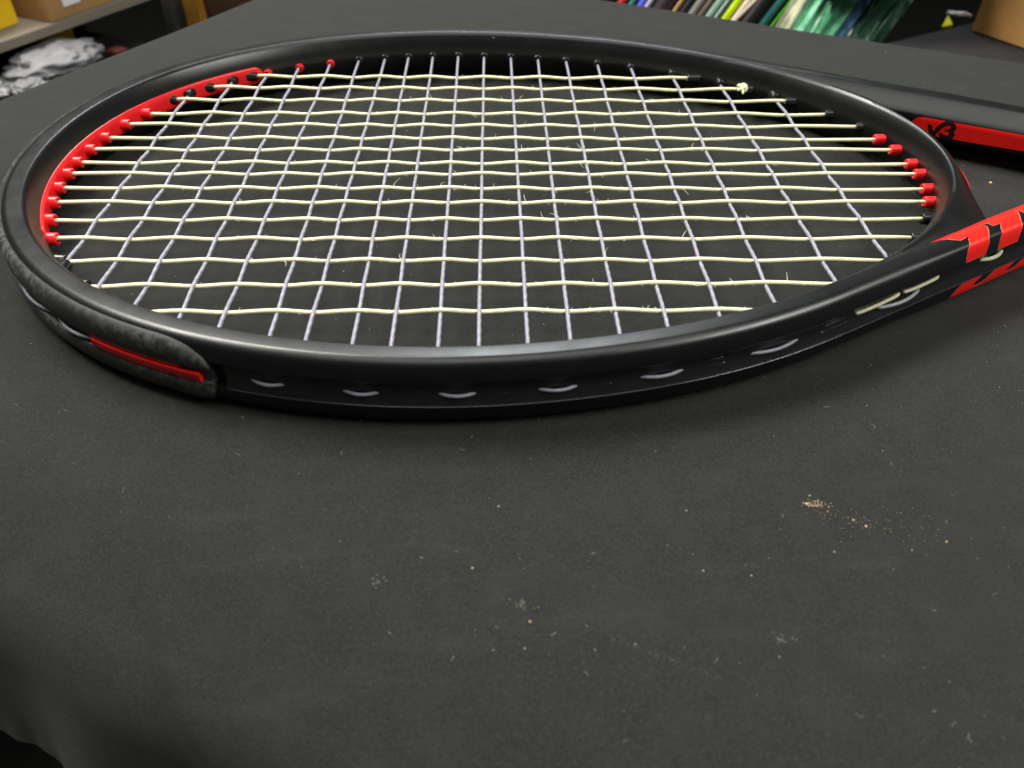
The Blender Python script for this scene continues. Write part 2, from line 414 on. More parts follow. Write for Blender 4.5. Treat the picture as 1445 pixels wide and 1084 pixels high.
mains = []; crosses = []
ends = []        # (kind, index, end, position on wall, direction inwards)
for i in range(16):
    xl = wall_y(my_at(i, -140), -1); xr = wall_y(my_at(i, 120), 1)
    pl = Vector((xl, my_at(i, xl), 0)); pr = Vector((xr, my_at(i, xr), 0))
    ends += [('m', i, 0, pl, Vector((1, 0, 0))), ('m', i, 1, pr, Vector((-1, 0, 0)))]
    nodes = [(pl.x-6, 0.0)]
    for j in range(19):
        x, y = cross_pt(i, j)
        if pl.x+2.5 < x < pr.x-2.5: nodes.append((x, .42 if (i+j) % 2 == 0 else -.42))
    nodes.append((pr.x+6, 0.0))
    mains.append((nodes, pl, pr))
for j in range(19):
    yt = wall_x(TX[j], 1); yb = wall_x(BX[j], -1)
    pt = Vector((cx_at(j, yt), yt, 0)); pb = Vector((cx_at(j, yb), yb, 0))
    ends += [('c', j, 0, pt, Vector((0, -1, 0))), ('c', j, 1, pb, Vector((0, 1, 0)))]
    nodes = [(pb.y-6, 0.0)]
    for i in reversed(range(16)):
        x, y = cross_pt(i, j)
        if pb.y+2.0 < y < pt.y-2.0: nodes.append((y, -.38 if (i+j) % 2 == 0 else .38))
    nodes.append((pt.y+6, 0.0))
    crosses.append((nodes, pb, pt))
def weave(nodes, step, kink):
    out = []
    for k in range(len(nodes)-1):
        (a, za), (b, zb) = nodes[k], nodes[k+1]
        n = max(2, int(abs(b-a)/step))
        for q in range(n):
            t = q/n; w_ = (1-math.cos(math.pi*t))/2
            w_ = lerp(t, w_, 0.75)
            out.append((lerp(a, b, t), lerp(za, zb, w_)))
    out.append(nodes[-1]); return out
for i, (nodes, pl, pr) in enumerate(mains):
    rr_ = random.Random(i); jy = [0]*3
    pts = []
    for x, z in weave(nodes, 1.3, 0):
        pts.append((x, my_at(i, x)+0.08*math.sin(x*0.05+i*1.7), z+0.05*math.sin(x*.11+i)))
    V, F, U = tube(pts, 0.75, 10)
    V = [tuple(c+rr_.uniform(-.018, .018) for c in v) for v in V]
    link('main_string', V, F, M_main, racket, True, None, U)
for j, (nodes, pb, pt) in enumerate(crosses):
    pts = []
    for y, z in weave(nodes, 0.7, 0):
        pts.append((cx_at(j, y)+0.05*math.sin(y*.07+j), y, z))
    V, F, U = tube(pts, 0.63, 12, twist=1.5, ridge=0.09)
    link('cross_string', V, F, M_cross, racket, True, None, U)

# grommets
def grommet(p, d, r0, r1, ln, hole, mat, name='grommet'):
    d = Vector(d).normalized(); a = Vector((0, 0, 1)); b = d.cross(a)
    prof = [(-1.8, r0), (ln-.5, r1), (ln-.15, r1-.08), (ln, r1-.3), (ln, hole+.12), (ln-.15, hole), (-1.5, hole)]
    n = 18; rg = [[Vector(p)+d*s_+(a*math.cos(2*math.pi*k/n)+b*math.sin(2*math.pi*k/n))*r for k in range(n)] for s_, r in prof]
    V, F = sweep(rg, caps=False); return link(name, V, F, mat, racket, True, 45)
def wallcorr(p, r):          # distance needed so that a tube clears an obliquely cut wall
    return 0
for kind, i, e, p, d in ends:
    t = math.atan2(p.y-CY, p.x); tg = tang(t); nrm = Vector((tg.y, -tg.x, 0)); cosv = abs(nrm.dot(d)); ob = math.sqrt(max(0, 1-cosv*cosv))/max(.3, cosv)
    if kind == 'm':
        if e == 0: red = 3 <= i <= 12; ln = 3.9 if red else (0.9+1.4*ob if i < 3 else 3.6)
        else: red = 5 <= i <= 10; ln = 3.9 if red else (1.0+1.7*ob if i < 5 else 3.8)
    else:
        red = e == 0 and j is not None and i in (2, 3, 4); ln = 1.3+1.2*ob if red else 0.9+1.3*ob
    if red and kind == 'm': grommet(p, d, 2.25, 2.15, ln, 1.25, M_redpl)
    elif red: grommet(p, d, 2.1, 1.95, ln, 1.15, M_redpl)
    elif kind == 'c': grommet(p, d, 2.7, 2.3, ln+.5, 1.15, M_blk)
    else: grommet(p, d, 2.35, 1.75 if ln < 3.5 else 2.0, ln, 0.95, M_blk)

# red strip inside the tip
sel = []
for p, nn, f in path[nA:nA+nH+1]:
    if (p.y > CY and p.x < -112) or (p.y <= CY and p.y > -54 and p.x < 0): sel.append((p, nn))
ss = arc(sel); Ls = ss[-1]; rg = []
for (p, nn), s_ in zip(sel, ss):
    e = min(s_, Ls-s_); k = math.sqrt(max(0, 1-(1-min(1, (e+.15)/3.9))**2)); h = 3.9*max(.08, k)
    rg.append([place(p, nn, n, z) for n, z in ((1.5, h), (0.0-.05, h*.98), (-0.45, h*.85), (-0.55, h*.5), (-0.6, 0), (-0.55, -h*.5), (-0.45, -h*.85), (-.05, -h*.98), (1.5, -h))])
V, F = sweep(rg); link('red_inner_strip', V, F, M_redpl, racket, True, 60)

# string loops seen in the outer channel
def ref_pt(x, n, z, side=-1):
    """point on the near/far reference line (hoop or arm) by x"""
    best = min(((p, nn) for p, nn, f in path if (p.y < CY) == (side < 0)), key=lambda q: abs(q[0].x-x))
    p, nn = best; return (p.x+nn.x*n, p.y+nn.y*n, z)
def loop(xa, xb, side, mat, name, n0=8.5, n1=10.75, rad_=0.52, z0=-0.8, z1=-0.8, pw=0.75):
    pts = []
    for k in range(25):
        u = k/24; bulge = math.sin(math.pi*u)**pw
        x = lerp(xa, xb, u); best = None
        # smooth interpolation along the path
        pr_ = [(p, nn) for p, nn, f in path if (p.y < CY) == (side < 0)]
        pr_.sort(key=lambda q: q[0].x)
        for a_, b_ in zip(pr_, pr_[1:]):
            if a_[0].x <= x <= b_[0].x:
                tt = (x-a_[0].x)/max(1e-6, b_[0].x-a_[0].x); p = a_[0].lerp(b_[0], tt); nn = a_[1].lerp(b_[1], tt).normalized(); break
        else: p, nn = pr_[0]
        n = lerp(n0, n1, bulge); pts.append(place(p, nn, n, lerp(z0, z1, u)))
    V, F, U = tube(pts, rad_, 10); link(name, V, F, mat, racket, True, None, U)
for a, b in ((4.2, 5), (6, 7), (8, 9), (10, 11), (12, 13), (14, 15), (16, 17)):
    xa_ = BX[int(a)]+(4 if a != 4.2 else 9); xb_ = BX[b]-4
    rib(xa_, xb_, -1.6); rib(xa_+1, xb_-1, 0.8, .4)
for a, b in ((5, 6), (7, 8), (9, 10), (11, 12), (13, 14), (15, 16)):
    m_ = (BX[a]+BX[b])/2; h_ = (BX[b]-BX[a])/2*0.98
    loop(m_-h_, m_+h_, -1, M_cross, 'string_loop')
loop(BX[1], BX[2], -1, M_cross, 'string_loop', 10.8, 12.9)
loop(BX[0]-3, BX[1]-2, -1, M_cross, 'string_loop', 10.8, 12.8)
loop(102, 119, -1, M_main_shade, 'string_loop', 9.5, 10.3, 0.6, 0.7, 1.3, .3)
loop(120.5, 135, -1, M_main_shade, 'string_loop', 9.5, 10.3, 0.6, 1.3, 1.7, .3)
loop(111, 128, -1, M_cross, 'string_loop', 9.4, 11.5, 0.62, -0.9, -0.6, .7)
loop(154, 164.5, -1, M_main_shade, 'string_loop', 8.9, 10.8, 0.7, 0.8, 1.0, .7)
for a, b in ((4, 5), (6, 7), (8, 9), (10, 11), (12, 13), (14, 15), (16, 17)):
    loop(TX[a], TX[b], 1, M_cross, 'string_loop')

# knot on the second main string, at its throat end
kx = wall_y(my_at(1, 115), 1)-3.0; ky = my_at(1, kx)
pts = []
for k in range(61):
    u = 2*math.pi*k/60
    pts.append((kx+(1.3+0.6*math.cos(3*u))*math.cos(2*u), ky-0.5+(1.5+0.6*math.cos(3*u))*math.sin(2*u), 1.2+0.9*math.sin(3*u)))
V, F, U = tube(pts, 0.88, 10); mbk = MB(); mbk.add(V, F, U)
V, F, U = tube([(kx-.2, ky-1.6, 1.0), (kx-.4, ky-3.6, 1.0), (kx-.9, ky-6.2, .6)], 0.5, 8); mbk.add(V, F, U)
mbk.build('string_knot', M_main, racket)

# small paint chips and dust on the rim
rq = random.Random(21); mc = MB()
def rim_speck(x, n, z, r, side=-1):
    q = outpt(side, x, n, z)
    V_ = [(q[0]+r*math.cos(a)*rq.uniform(.5, 1.3), q[1]+r*math.sin(a)*rq.uniform(.5, 1.3), q[2]) for a in (0, 1.26, 2.5, 3.8, 5.0)]+[(q[0], q[1], q[2]+r*.5)]
    mc.add(V_, [(0, 1, 5), (1, 2, 5), (2, 3, 5), (3, 4, 5), (4, 0, 5), (4, 3, 2, 1, 0)])
for x in (-58, -56.5, -55, -52.6, -52.1, -49.5, 14, 27.5, 28.2, 35, 35.7, 36.4): rim_speck(x, 8.5+rq.uniform(-.2, .5), 10.42-.3*(x < 0), rq.uniform(.1, .22))
for _ in range(26): x = rq.uniform(-120, 110); rim_speck(x, rq.uniform(4.2, 7.8), 10.68, rq.uniform(.05, .12))
for _ in range(22): x = rq.uniform(-120, 120); nn_ = rq.uniform(0.5, 3.2); rim_speck(x, nn_+.05, 4.9+nn_*1.85, rq.uniform(.06, .14), 1)
rim_speck(-2, 2.0, 8.7, .35, 1)
pc = mc.build('rim_dust', M_fuzz, racket); tag(pc, kind='stuff')

# frayed fibres along the strings
rf = random.Random(11); mf = MB()
def fibre(x, y, z, ln, ang, curl, r=0.07):
    pts = []; a = ang; px, py, pz = x, y, z; el = rf.uniform(-.2, .9)
    for k in range(8):
        pts.append((px, py, pz)); st = ln/7
        px += math.cos(a)*math.cos(el)*st; py += math.sin(a)*math.cos(el)*st; pz += math.sin(el)*st; a += curl/7*rf.uniform(.4, 1.6); el += rf.uniform(-.25, .2)
    V, F, U = tube(pts, r, 4, taper=lambda t: 1.1-t*.75); mf.add(V, F)
for _ in range(900):
    i = rf.randrange(16); x = rf.gauss(0, 62)
    if not (mains[i][1].x+6 < x < mains[i][2].x-6): continue
    s_ = rf.choice((-1, 1)); fibre(x, my_at(i, x)+s_*0.5, rf.uniform(-.2, .5), abs(rf.gauss(0.5, .45))+.3, s_*math.pi/2+rf.uniform(-1.2, 1.2), rf.uniform(-2, 2), 0.075)
for _ in range(80):
    i = rf.randrange(2, 15); x = rf.gauss(0, 50)
    s_ = rf.choice((-1, 1)); fibre(x, my_at(i, x)+s_*0.4, rf.uniform(0, .6), rf.uniform(2, 4.6), s_*math.pi/2+rf.uniform(-1, 1), rf.uniform(-3.5, 3.5), 0.1)
fb = mf.build('string_fray', M_fuzz, racket); tag(fb, kind='stuff')

# ------------------------------------------------------------------ printed marks on the arms
SECA = section(1.0)
def sec_len(sec):
    s_ = [0.0]
    for i in range(len(sec)): a = sec[i]; b = sec[(i+1) % len(sec)]; s_.append(s_[-1]+math.hypot(b[0]-a[0], b[1]-a[1]))
    return s_
SL = sec_len(SECA)
def arm_surf(a, t, side, off):
    """a = mm along the arm from where it leaves the hoop, t = mm round its section"""
    t = t % SL[-1]
    for i in range(len(SECA)):
        if SL[i] <= t <= SL[i+1]: break
    sec = SECA if a >= 60 else section(sm(24, 60, a))
    q = (t-SL[i])/max(1e-6, SL[i+1]-SL[i]); A = sec[i]; B = sec[(i+1) % len(sec)]
    def vn(k):
        a_, b_, c_ = sec[(k-1) % len(sec)], sec[k % len(sec)], sec[(k+1) % len(sec)]
        dx, dz = c_[0]-a_[0], c_[1]-a_[1]; l = math.hypot(dx, dz); return (-dz/l, dx/l)
    n1, n2 = vn(i), vn(i+1); nx, nz = lerp(n1[0], n2[0], q), lerp(n1[1], n2[1], q)
    n = lerp(A[0], B[0], q)+nx*off; z = lerp(A[1], B[1], q)+nz*off
    if side > 0: p = P0+armd*a+armn*n
    else: p = P0n+armd_n*a+armn_n*n
    return (p.x, p.y, z)
def clip(poly, f):
    out = []
    for i in range(len(poly)):
        a, b = poly[i], poly[(i+1) % len(poly)]; fa, fb_ = f(a), f(b)
        if fa >= 0: out.append(a)
        if (fa > 0 and fb_ < 0) or (fa < 0 and fb_ > 0):
            k = fa/(fa-fb_); out.append((lerp(a[0], b[0], k), lerp(a[1], b[1], k)))
    return out
def decal(name, polys, side, mat, off, da=2.0, parent=racket):
    """polys: outlines in (a, t); cut along the section's own edges so that the print follows the surface"""
    mb = MB()
    for poly in polys:
        ts = sorted(set([min(p[1] for p in poly), max(p[1] for p in poly)]+[s_+o_ for s_ in SL for o_ in (0, -SL[-1]) if min(p[1] for p in poly) < s_+o_ < max(p[1] for p in poly)]))
        a0, a1 = min(p[0] for p in poly), max(p[0] for p in poly); na = max(1, int((a1-a0)/da))
        for u, v in zip(ts, ts[1:]):
            band = clip(clip(poly, lambda p: p[1]-u), lambda p: v-p[1])
            for k in range(na):
                x0, x1 = lerp(a0, a1, k/na), lerp(a0, a1, (k+1)/na)
                c = clip(clip(band, lambda p: p[0]-x0), lambda p: x1-p[0])
                c = [p for q, p in enumerate(c) if math.hypot(p[0]-c[q-1][0], p[1]-c[q-1][1]) > 1e-4]
                if len(c) >= 3: mb.add([arm_surf(p[0], min(max(p[1], u+1e-5), v-1e-5), side, off) for p in c], [tuple(range(len(c)))])
    o = mb.build(name, mat, parent, True)
    bm = bmesh.new(); bm.from_mesh(o.data); bmesh.ops.remove_doubles(bm, verts=bm.verts, dist=2e-6); bmesh.ops.recalc_face_normals(bm, faces=bm.faces)
    an_ = armn if side > 0 else armn_n; P0_ = P0 if side > 0 else P0n; tot = 0
    for f in bm.faces:
        c = f.calc_center_median()/S; q = Vector((c.x-P0_.x, c.y-P0_.y, 0)).dot(an_)
        tot += f.normal.dot(an_*(q-4)+Vector((0, 0, c.z)))*f.calc_area()
    if tot < 0: bmesh.ops.reverse_faces(bm, faces=bm.faces)
    bm.to_mesh(o.data); bm.free()
    return o

EL = 66.2226
def wrap(pl): return [(a, t-EL if t > 33 else t) for a, t in pl]
BLK_A = [(53.0, 8.3), (59, 8.8), (63.5, 10.6), (66.3, 12.9), (68.5, 14.82), (68.5, 15.91), (66.8, 17.6), (63.6, 20.28), (63.7, 23.97), (63.8, 26.3), (54.5, 26.45), (53.6, 24.2), (53.3, 21.65), (56.1, 18.47), (57.3, 17.08), (53.4, 17.12), (51.6, 15.54), (49.0, 12.9), (47, 9.5)]
BLK_B = [(61, 5.5), (73, 4.6), (90, 4.6), (88.5, 9), (87.3, 13.38), (86.3, 15.14), (84.3, 16.93), (81.5, 19.36), (80.5, 23.38), (80.8, 26.3), (70.6, 26.4), (69.8, 22.19), (71.6, 19.24), (74.5, 16.96), (70.7, 16.58), (71.2, 15.0), (69.8, 13.9), (67.8, 12.0), (64.5, 9.0)]
BLK_C = [(88, 5.0), (110, 4.6), (112, 16), (98, 26.3), (91.3, 26.3), (88.6, 24), (87.2, 20), (90.3, 18.5), (92, 17.0), (87.8, 16.6), (88.2, 14.6), (87.9, 13), (86.5, 9.5)]
BLK_E = [(54.4, 45.3), (55.2, 43.4), (57.4, 40.3), (58.2, 39.5), (67.0, 39.4), (68.2, 39.8), (66.4, 41.2), (65.3, 42.9), (68.1, 43.9), (71.1, 43.2), (73.2, 41.7), (74.8, 40.0), (75.2, 39.4), (85.8, 39.4), (84.4, 41), (82.7, 43.1), (85.5, 43.5), (88.2, 42.5), (90.9, 40.6), (92.0, 39.4), (108, 39.4), (108, 45.6), (90, 45.1), (70, 45.3)]
BAND = [(98, -0.5), (98.4, 1.2), (99.2, 2.4), (100.3, 3.3), (102.3, 3.7), (112, 3.75), (130, 4.0), (165, 4.3), (165, -1.9), (144, -2.3), (126, -2.95), (115.8, -3.1), (109.9, -3.4), (105.4, -3.2), (102.5, -2.4), (99.5, -1.6)]
V1 = wrap([(104.7, 1.15), (106.4, 1.3), (107.9, 64.74), (108.5, 0.65), (109.8, 2.69), (111.2, 3.78), (113.2, 4.12), (115.2, 3.39), (116.2, 2.08), (116.2, 1.0), (115.7, 0.23), (114.7, 66.07), (114.0, 65.83), (112.2, 65.69), (112.0, 0.53), (113.8, 0.95), (114.1, 1.64), (113.6, 2.19), (112.6, 2.18), (111.4, 1.39), (110.5, 66.21), (109.7, 64.49), (109.2, 62.7), (107.1, 62.25)])
V2 = wrap([(115.7, 0.33), (116.5, 65.3), (116.4, 63.75), (115.8, 62.94), (112.0, 62.64), (110.9, 63.08), (110.2, 64.36), (111.2, 64.98), (112.2, 64.35), (113.3, 64.04), (114.3, 64.59), (114.3, 65.27), (113.7, 65.79)])
def grow(poly, d):
    out = []; n = len(poly); A = sum(poly[i][0]*poly[(i+1) % n][1]-poly[(i+1) % n][0]*poly[i][1] for i in range(n)); sg = 1 if A > 0 else -1
    for i in range(n):
        p, q, r = poly[i-1], poly[i], poly[(i+1) % n]
        e = Vector((q[0]-p[0], q[1]-p[1])).normalized(); f = Vector((r[0]-q[0], r[1]-q[1])).normalized()
        nn = Vector((e.y+f.y, -(e.x+f.x))); l = nn.length
        nn = nn/l if l > .3 else nn
        out.append((q[0]+nn.x*d*sg, q[1]+nn.y*d*sg))
    return out
for pl in (BLK_A, BLK_B, BLK_C, BLK_E):
    e_ = decal('red_block', [pl], -1, M_red, 0.10)
    decal('block_edge', [grow(pl, 0.28)], -1, M_pink, 0.04, parent=e_)
band = decal('red_band', [BAND], 1, M_red, 0.06)
decal('lettering', [V1, V2], 1, M_blkp, 0.11, 0.6, band)

# ------------------------------------------------------------------ table and cloth
e1 = Vector((0.458, 0.889, 0)).normalized(); e2 = Vector((e1.y, -e1.x, 0)); TC = Vector((-106, 355, 0))
def tab(u, v, z): return TC+e1*u+e2*v+Vector((0, 0, z))
TZ = -12.3
NEAR_U, RAD = -468.0, 20.0
def drop(d, rad_):             # d mm beyond the edge line along the cloth -> (outward, down)
    if d <= 0: return d, 0.0
    a = d/rad_
    if a < 1.35: return rad_*math.sin(a), rad_*(1-math.cos(a))
    o, dn = rad_*math.sin(1.35), rad_*(1-math.cos(1.35)); r_ = d-1.35*rad_
    return o+r_*math.cos(1.35), dn+r_*math.sin(1.35)
nu, nv = 330, 420
us = [-528+k*(528+60)/nu for k in range(nu+1)]; vs = [-60+k*(1160)/nv for k in range(nv+1)]
V = []
rc = random.Random(3)
for u in us:
    for v in vs:
        du = NEAR_U-u; du2 = u-0.0; dv = -v; z = TZ; uu = u; vv = v
        if du > 0:
            o, dn = drop(du, RAD); uu = NEAR_U-o
            fold = sm(0, 40, du)*(1.6*math.sin(v*0.052+0.6)+1.6*math.sin(v*0.117+2.0))
            uu -= fold*0.9+sm(45, 60, du)*(0.45*math.sin(v*.23)+.3*math.sin(v*.61+1)); z -= dn+sm(49, 53, du)*.8-sm(56, 60, du)*1.0
        if du2 > 0: o, dn = drop(du2, 5.0); uu = o; z -= dn
        if dv > 0: o, dn = drop(dv, 5.0); vv = -o; z -= dn
        # gentle undulation, none under the racket
        P_ = tab(uu, vv, 0); dd = math.hypot(P_.x/190, (P_.y-CY)/150)
        k = sm(1.0, 1.7, dd)
        z += k*(0.9*math.sin(P_.x*.021+P_.y*.013)+0.7*math.sin(P_.x*.011-P_.y*.027+1.2))*0.5
        z -= 0.9*k*sm(-395, -470, u)*2
        vr = v-286+(u+482)*.9; vq = v-352+(u+475)*1.6; ft = sm(-456, -480, u); z += ft*(2.4*math.exp(-(vr/3.6)**2)-1.6*math.exp(-((vr+9)/6)**2)+1.2*math.exp(-(vq/6)**2)-1.1*math.exp(-((v-225)/9)**2)); z -= 1.1*sm(-448, -470, u)*sm(420, 300, v); z -= 0.0034*max(0.0, -425-max(u, -472))**2
        V.append((*tab(uu, vv, 0).xy, z))
F = []
for i in range(nu):
    for k in range(nv):
        a = i*(nv+1)+k; F.append((a, a+1, a+nv+2, a+nv+1))
cl = link('tablecloth', V, F, M_cloth); tag(cl, 'black woven cloth spread over the table under the racket, dusted with lint', 'tablecloth')
# doubled hem along the near edge
def edge_pt(u, v, off):
    du = NEAR_U-u; o, dn = drop(du, RAD); fold = sm(0, 60, du)*(5.0*math.sin(v*0.052+0.6)+3.0*math.sin(v*0.117+2.0))
    return tab(NEAR_U-o-fold*.9-abs(math.sin(v*.031))*sm(20, 90, du)*5-off, v, TZ-dn-1.8)

# lint and dust on the cloth
def mat_dust(name, c): return mat_simple(name, c, 0.8, 0.2, 0.2, 900)
rl = random.Random(5); ml = MB(); mg = MB()
def speck(mb, x, y, z, r):
    V = [(x+r*math.cos(a)*rl.uniform(.6, 1.2), y+r*math.sin(a)*rl.uniform(.6, 1.2), z) for a in (0, 1.26, 2.5, 3.8, 5.0)]
    V += [(x, y, z+r*rl.uniform(.7, 1.2))]; mb.add(V, [(0, 1, 5), (1, 2, 5), (2, 3, 5), (3, 4, 5), (4, 0, 5), (4, 3, 2, 1, 0)])
def on_cloth(x, y):
    P_ = Vector((x, y, 0))-TC; u = P_.dot(e1); v = P_.dot(e2)
    if u < -452 or u > -4 or v < 4: return None
    dd = math.hypot(x/190, (y-CY)/150); k = sm(1.0, 1.7, dd)
    z = TZ+k*(0.9*math.sin(x*.021+y*.013)+0.7*math.sin(x*.011-y*.027+1.2))*0.5-0.9*k*sm(-395, -470, u)*2
    return z-0.0034*max(0.0, -425-max(u, -472))**2
for _ in range(850):
    x = rl.uniform(-260, 300); y = -235+rl.random()**1.6*420; z = on_cloth(x, y)
    if z is None: continue
    speck(ml, x, y, z+.02, abs(rl.gauss(0, .11))+.06)
for _ in range(260):
    x = rl.uniform(-200, 240); y = -235+rl.random()**1.3*380; z = on_cloth(x, y)
    if z is None: continue
    a = rl.uniform(0, 6.28); pts = []; px, py = x, y
    n_ = rl.randint(4, 8); st = rl.uniform(.12, .35)
    for k in range(n_): pts.append((px, py, z+.07)); px += math.cos(a)*st; py += math.sin(a)*st; a += rl.uniform(-.7, .7)
    Vt, Ft, Ut = tube(pts, rl.uniform(.02, .04), 4); ml.add(Vt, Ft)
for _ in range(160):
    k = rl.random(); x = lerp(22, 46, k)+rl.gauss(0, .5); y = lerp(-195, -206, k)+rl.gauss(0, .35); z = on_cloth(x, y)
    if z is not None: speck(ml, x, y, z+.02, rl.uniform(.03, .08))
for cx, cy, n_ in ((-50, -195, 26), (3, -187, 16), (-96, -160, 14), (60, -196, 12), (-30, -180, 10)):
    for _ in range(n_):
        x = rl.gauss(cx, 1.2); y = rl.gauss(cy, .8); z = on_cloth(x, y)
        if z is not None:
            a = rl.uniform(0, 6.28); Vt, Ft, Ut = tube([(x, y, z+.06), (x+.3*math.cos(a), y+.3*math.sin(a), z+.1), (x+.6*math.cos(a+.6), y+.6*math.sin(a+.6), z+.06)], .035, 4); ml.add(Vt, Ft)
lint = ml.build('lint', mat_dust('lint_dust', (0.36, 0.35, 0.31))); tag(lint, 'tiny pale lint and dust specks scattered over the black cloth', 'lint', kind='stuff')

rl = random.Random(9)
CR = [(78.6, -158.6, 48, 1.5), (76.8, -158.8, 16, .8), (81, -161.0, 12, 2.0), (85, -163, 30, 3.2), (89, -165.5, 30, 3.6), (96, -166, 22, 6), (104, -167, 10, 5)]
for cx, cy, n_, sp in CR:
    for _ in range(n_):
        x = rl.gauss(cx, sp*1.1); y = rl.gauss(cy, sp*.55); z = on_cloth(x, y)
        if z is not None: speck(mg, x, y, z, rl.uniform(.08, .24) if cx < 80 else rl.uniform(.04, .13))
for cx, cy, r in ((-8, -177, .36), (5, -191, .34), (57, -180, .3), (206, 14, .8), (-55, -52, .35), (107, -171, .35), (78, -156, .3), (89, -166, .38), (86.5, -164, .35)):
    z = on_cloth(cx, cy)
    speck(mg, cx, cy, z or TZ, r)
cr = mg.build('crumbs', mat_dust('crumb', (0.80, 0.62, 0.36))); tag(cr, 'small golden crumbs spilled on the cloth in front of the racket throat', 'crumbs', kind='stuff')
# ------------------------------------------------------------------ background

M_card = mat_simple('cardboard', (0.36, 0.21, 0.085), 0.8, 0.2, 0.12, 30)
M_card2 = mat_simple('orange_cardboard', (0.42, 0.22, 0.07), 0.75, 0.25, 0.12, 25)
M_yel = mat_simple('yellow_card', (0.80, 0.52, 0.01), 0.5, 0.4, 0.06, 20)
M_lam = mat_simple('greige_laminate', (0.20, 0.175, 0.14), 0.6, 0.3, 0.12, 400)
M_dark = mat_simple('under_shelf_dark', (0.012, 0.011, 0.010), 0.8, 0.2, 0.3, 30)  # under-shelf darkness put into the colour of lower board and back panel
M_floor = mat_simple('dark_carpet', (0.008, 0.008, 0.007), 0.9, 0.1, 0.4, 60)
M_white = mat_simple('white_paper', (0.75, 0.75, 0.74), 0.6, 0.3, 0.06, 50)
M_wood = mat_simple('orange_wood', (0.50, 0.24, 0.04), 0.5, 0.4, 0.25, 25)
M_bench = mat_simple('black_cover', (0.020, 0.019, 0.020), 0.9, 0.2, 0.2, 200)
def prism(name, pts, z0, z1, mat, parent=None, bev=0.8):
    """pts: corners in table coordinates (u, v)"""
    V = [tab(u, v, z) for z in (z0, z1) for u, v in pts]; n = len(pts)
    F = [tuple(range(n)), tuple(range(2*n-1, n-1, -1))]+[(i, (i+1) % n, n+(i+1) % n, n+i) for i in range(n)]
    o = link(name, V, F, mat, parent, False)
    bm = bmesh.new(); bm.from_mesh(o.data)
    bmesh.ops.bevel(bm, geom=list(bm.edges), offset=bev*S, segments=2, affect='EDGES'); bm.to_mesh(o.data); bm.free(); return o
def rect(u0, u1, v0, v1): return [(u0, v0), (u1, v0), (u1, v1), (u0, v1)]
fl = prism('floor', rect(-1500, 4500, -3500, 3500), -780, -760, M_floor); fl['kind'] = 'structure'
sh = empty('shelf', tab(100, -530, -760)); tag(sh, 'greige shelf unit beyond the left edge of the table, dark below its board', 'shelf')
def child(o, parent): o.parent = parent; o.matrix_parent_inverse = Matrix.Translation(-parent.location); return o
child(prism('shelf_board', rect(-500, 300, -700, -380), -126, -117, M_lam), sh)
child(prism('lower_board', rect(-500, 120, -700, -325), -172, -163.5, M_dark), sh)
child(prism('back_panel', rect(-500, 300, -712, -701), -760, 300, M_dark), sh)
cb = prism('cardboard_box', [(21, -384), (17, -480), (150, -486), (154, -387)], -116.8, -30, M_card); tag(cb, 'brown cardboard box with a white sticker on the shelf beside the yellow box', 'box')
lb = prism('sticker', [(41, -384.2), (41, -383.4), (62, -384), (62, -384.8)], -107, -80, M_white, None, 0.1); child(lb, cb)
yb = prism('yellow_box', [(-75, -404), (7, -411), (10, -500), (-78, -495)], -116.8, -20, M_yel); tag(yb, 'yellow box at the far left end of the shelf, left of the cardboard box', 'box')
cb.location = cb.location
# crumpled plastic bag under the shelf board
def blob(name, c, r, mat, seed, amp=.35, freq=3.0, sub=5):
    from mathutils import noise
    bm = bmesh.new(); bmesh.ops.create_icosphere(bm, subdivisions=sub, radius=1)
    for v in bm.verts:
        q = v.co.copy(); k = 1+amp*(noise.fractal(q*freq+Vector((seed, 0, 0)), .6, 2.2, 4)); rid = abs(noise.noise(q*freq*2+Vector((0, seed, 0))))
        q = q*(k-.25*rid); P_ = e1*(q.x*r[0])+e2*(q.y*r[1])+Vector((0, 0, q.z*r[2])); v.co = P_*S
    me = bpy.data.meshes.new(name); bm.to_mesh(me); bm.free(); me.materials.append(mat)
    me.polygons.foreach_set('use_smooth', [True]*len(me.polygons))
    o = bpy.data.objects.new(name, me); col.objects.link(o); o.location = tab(*c)*S; return o
M_bag = mat_simple('clear_plastic_bag', (0.16, 0.158, 0.166), 0.5, 0.3, 0.2, 12, 0.0)
M_bagd = mat_simple('grey_plastic_bag', (0.10, 0.10, 0.10), 0.4, 0.5, 0.4, 18, 0.004)
o = blob('plastic_bag', (1.5, -375, -147), (56, 35, 17), M_bag, 2.0, .16, 1.3); tag(o, 'crumpled whitish plastic bag lying on the lower shelf behind the table edge', 'plastic bag')
o = blob('plastic_bag', (-47, -352, -154), (20, 20, 10), M_bag, 5.0, .25, 1.8); tag(o, 'bright white bunched plastic bag at the near end of the lower shelf', 'plastic bag')
o = blob('plastic_bag', (-69, -383, -153), (22, 31, 12), M_bagd, 8.0, .25, 1.8); tag(o, 'dark grey plastic bag left of the white ones on the lower shelf', 'plastic bag')
o = prism('yellow_strip', [(33, -436), (81, -441), (82, -437), (34, -432)], -163, -146, M_yel); tag(o, 'thin yellow card standing behind the crumpled plastic bag', 'card')
o = prism('red_box', rect(68, 84, -378, -362), -163.2, -156, mat_simple('dark_red', (0.12, 0.02, 0.015), .6)); tag(o, 'small dark red box just right of the plastic bags', 'box')
o = prism('wooden_post', rect(325, 355, -528, -495), -760, 320, M_wood, None, 3); tag(o, 'orange wooden post standing behind the far left table edge', 'post')
o = prism('brown_box', rect(332, 420, -490, -425), -760, 260, mat_simple('dark_brown', (0.055, 0.024, 0.010), .7)); tag(o, 'tall dark brown box right of the orange wooden post', 'box')
